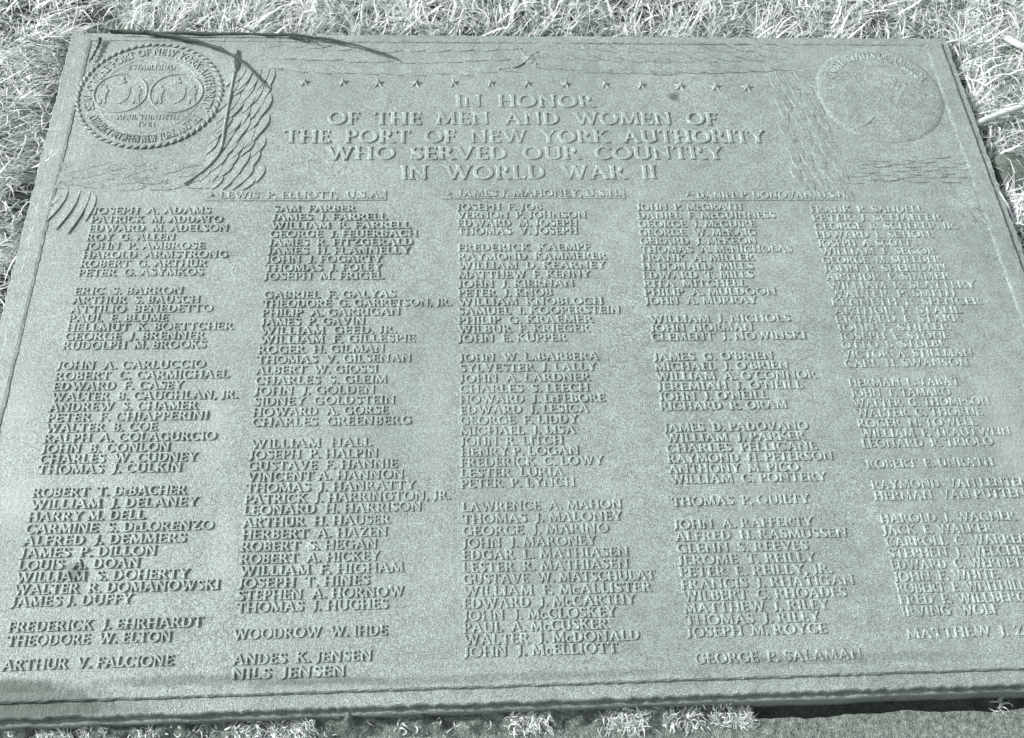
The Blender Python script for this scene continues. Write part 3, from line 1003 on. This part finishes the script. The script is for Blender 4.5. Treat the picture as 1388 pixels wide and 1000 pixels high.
# ------------------------------------------------------------------ bleached grass
def blades(name, roots, heading, length, width, rise, droop, tone, nseg=4, base=None, curl=None):
    """roots (n,3); each blade a bent, tapering, slightly folded strip"""
    n = len(roots)
    s = np.linspace(0, 1, nseg + 1)
    curl = np.zeros(n) if curl is None else curl
    V = np.zeros((n, nseg + 1, 2, 3))
    pos = roots.copy()
    step = length / nseg
    for k, t in enumerate(s):
        h = heading + curl * t
        pitch = rise - droop * t
        d = np.stack([np.cos(h) * np.cos(pitch), np.sin(h) * np.cos(pitch), np.sin(pitch)], 1)
        side = np.stack([-np.sin(h), np.cos(h), 0.35 * np.sin(h * 3)], 1)
        w = (width * (1 - t ** 1.6) * (.55 + .9 * t * (1 - t) * 2))[:, None] + .00012
        V[:, k, 0] = pos - side * w
        V[:, k, 1] = pos + side * w
        pos = pos + d * step[:, None]
    V = V.reshape(n, -1, 3)
    nv = (nseg + 1) * 2
    t0 = []
    for k in range(nseg):
        a = 2 * k
        t0 += [(a, a + 1, a + 3), (a, a + 3, a + 2)]
    t0 = np.array(t0)
    Tt = (t0[None] + (np.arange(n) * nv)[:, None, None]).reshape(-1, 3)
    o = fast_mesh(name, V.reshape(-1, 3), Tt, GRASS)
    at = o.data.attributes.new('tone', 'FLOAT', 'POINT')
    if len(o.data.vertices) == n * nv:
        at.data.foreach_set('value', np.repeat(tone, nv).astype(np.float32))
    return o


def vnoise(x, y, sc, seed):
    r_ = np.random.default_rng(seed)
    tot = 0
    for k in range(5):
        a = r_.uniform(0, 6.28)
        f_ = sc * r_.uniform(.6, 1.7)
        tot = tot + np.sin((x * math.cos(a) + y * math.sin(a)) * f_ + r_.uniform(0, 6.28))
    return tot / 5


HOLES = [(unproj(128, 28, -.02), .055), (unproj(12, 262, -.02), .05), (unproj(590, 22, -.02), .03), (unproj(1200, 28, -.02), .04), (unproj(1374, 236, -.02), .05),
         (unproj(880, 12, -.02), .035), (unproj(1335, 180, -.02), .022), (unproj(1305, 110, -.02), .02), (unproj(12, 380, -.02), .035), (unproj(5, 120, -.02), .02)]


def scatter(n, x0, x1, y0, y1):
    x = rng.uniform(x0, x1, n)
    y = rng.uniform(y0, y1, n)
    keep = ~((x > XL - .004) & (x < XR + .004) & (y < YT + .004))
    keep &= ~((y < YB + .02))
    dens = .52 + .75 * vnoise(x, y, 60, 3) + .6 * vnoise(x, y, 170, 4)
    for (hx, hy), hr in HOLES:
        dens = np.where(np.hypot(x - hx, y - hy) < hr * (1 + .3 * vnoise(x, y, 90, 5)), .04, dens)
    keep &= rng.random(n) < dens
    x, y = x[keep], y[keep]
    z = np.array([ground_z(a, b) for a, b in zip(x, y)])
    return np.stack([x, y, z - .002], 1)


def tone_of(p_, lo=.25):
    n = len(p_)
    t = .80 + .30 * vnoise(p_[:, 0], p_[:, 1], 25, 9) + rng.normal(0, .16, n)
    t[rng.random(n) < .24] *= .25
    return np.clip(t, .05, 1)


def field(n, x0, x1, y0, y1):
    p_ = scatter(n, x0, x1, y0, y1)
    m = len(p_)
    kind = rng.random(m)
    head = rng.uniform(0, 2 * np.pi, m)
    left = (p_[:, 0] < XL) & (kind < .65)
    head = np.where(left, rng.normal(-.45, .45, m), head)          # combed down to the right beside the left rim
    ln = np.where(kind < .35, rng.uniform(.04, .10, m), rng.uniform(.010, .038, m))
    wd = .0006 + .0021 * rng.random(m) ** 2
    rise = np.where(kind < .35, rng.uniform(.3, 1.0, m), rng.uniform(.5, 1.4, m))
    droop = rng.uniform(.4, 2.0, m)
    # keep blades off the plaque: turn those that would sweep across it
    tipx, tipy = p_[:, 0] + np.cos(head) * ln, p_[:, 1] + np.sin(head) * ln
    over = (tipx > XL - .002) & (tipx < XR + .002) & (tipy < YT + .002) & (tipy > YB)
    back = (p_[:, 1] > YT - .01) & over
    head = np.where(back, -head, head)
    side = over & ~back & (rng.random(m) < .93)
    head = np.where(side, np.pi - head, head)
    return p_, head, ln, wd, rise, droop, tone_of(p_), rng.normal(0, 1.1, m)


PATCH = [field(*a) for a in ((46000, XL - .24, XR + .24, YT - .02, YT + .20), (52000, XL - .24, XL, YB, YT + .01), (46000, XR, XR + .24, YB, YT + .01),
                             (20000, XL - .9, XR + .9, YT + .20, YT + .8), (9000, XL - .8, XL - .24, YB, YT + .2), (9000, XR + .24, XR + .8, YB, YT + .2))]
A = [np.concatenate(c_) for c_ in zip(*PATCH)]
o = blades('dry_grass', *A[:7], 4, None, A[7])
o['kind'] = 'stuff'
o['label'] = 'matted bleached dry grass around the plaque'
o['category'] = 'grass'

# soil and litter banked up in the crack in front of the plinth
gxs = np.arange(unproj(-60, 985, -.04)[0], unproj(1040, 965, -.04)[0], .004)
gys = np.linspace(0, .042, 12)
gv, gf = [], []
for k, yy in enumerate(gys):
    for x in gxs:
        fall = (1 - yy / .042) ** 1.3
        end = min(1, max(0, (gxs[-1] - x) / .1))
        lump = .55 + .45 * vnoise(x, yy, 70, 21) + .35 * vnoise(x, yy, 210, 22)
        z = apron_z(x) - .004 + .033 * fall * max(.1, lump) - .05 * (1 - end) + random.uniform(-.0012, .0012)
        gv.append((x, YB - .004 - yy, z))
for k in range(len(gys) - 1):
    for i in range(len(gxs) - 1):
        gf.append((k * len(gxs) + i, k * len(gxs) + i + 1, (k + 1) * len(gxs) + i + 1, (k + 1) * len(gxs) + i))
bank = mesh_obj('soil_bank', gv, gf, LITTER, None, True)
bank['kind'] = 'stuff'
bank['label'] = 'dark crumbly soil banked along the plaque front edge'
bank['category'] = 'soil'


def bank_z(x, yy):
    fall = (1 - min(yy, .042) / .042) ** 1.3
    lump = .55 + .45 * vnoise(x, yy, 70, 21) + .35 * vnoise(x, yy, 210, 22)
    return apron_z(x) - .004 + (.033 * fall * max(.1, lump) if x < gxs[-1] - .05 else 0.004)


# pale dead tufts rooted in the crack in front of the plinth
for (xa, xb, n, lab) in ((50, 122, 90, 'wide straggling pale tuft in the crack under the first column of names'), (190, 212, 40, 'small pale tuft in the crack under the first column of names'),
                    (318, 352, 70, 'small pale tuft in the crack under the second column of names'), (365, 425, 150, 'wide bushy white tuft in the crack under the second column of names'),
                    (690, 745, 90, 'thin pale tuft in the crack under the third column of names'), (820, 872, 170, 'dense white tuft in the crack under the third column of names'),
                    (905, 950, 60, 'thin straggling tuft in the crack under the fourth column of names'), (968, 1002, 25, 'sparse few-bladed tuft in the crack under the fourth column of names'),
                    (1000, 1020, 80, 'compact white tuft in the crack under the fourth column of names'), (1362, 1368, 8, 'lone thin pale tuft in the crack under the fifth column of names')):
    n = int(n * 3.2)
    px = rng.uniform(xa, xb, n)
    r_ = []
    for x in px:
        yy = 985 - 20 * x / 1388
        u = unproj(x, yy, -.04)
        dy = rng.uniform(.003, .026)
        r_.append((u[0], YB - .007 - dy, bank_z(u[0], dy + .003) - .001))
    r_ = np.array(r_)
    o = blades('grass_tuft', r_, rng.uniform(-np.pi, np.pi, n), rng.uniform(.007, .022, n), rng.uniform(.0005, .0013, n), rng.uniform(.1, 1.2, n), rng.uniform(.2, 2.6, n),
               np.clip(rng.normal(.62, .22, n), .08, 1), 5, None, rng.normal(0, 2.2, n))
    tag(o, lab, 'grass tuft', 'tufts along the front crack')

# thin dead litter scattered over the soil bank between the tufts
n = 900
px = rng.uniform(-30, 1020, n)
px = px[(.5 + .9 * vnoise(px / 100, px * 0, 3.1, 31) + .4 * vnoise(px / 100, px * 0, 9, 32)) > rng.random(n)]
n = len(px)
r_ = []
for x in px:
    u = unproj(x, 983 - 20 * x / 1388, -.04)
    dy = rng.uniform(.002, .034)
    r_.append((u[0], YB - .006 - dy, bank_z(u[0], dy + .002) - .0005))
o = blades('grass_litter', np.array(r_), rng.uniform(-np.pi, np.pi, n), rng.uniform(.006, .020, n), rng.uniform(.0006, .0016, n), rng.uniform(.0, .8, n), rng.uniform(.2, 2.0, n),
           np.clip(rng.normal(.55, .22, n), .08, 1), 5, None, rng.normal(0, 2.0, n))
o['kind'] = 'stuff'
o['label'] = 'dead grass litter scattered on the soil along the plaque front'
o['category'] = 'grass litter'
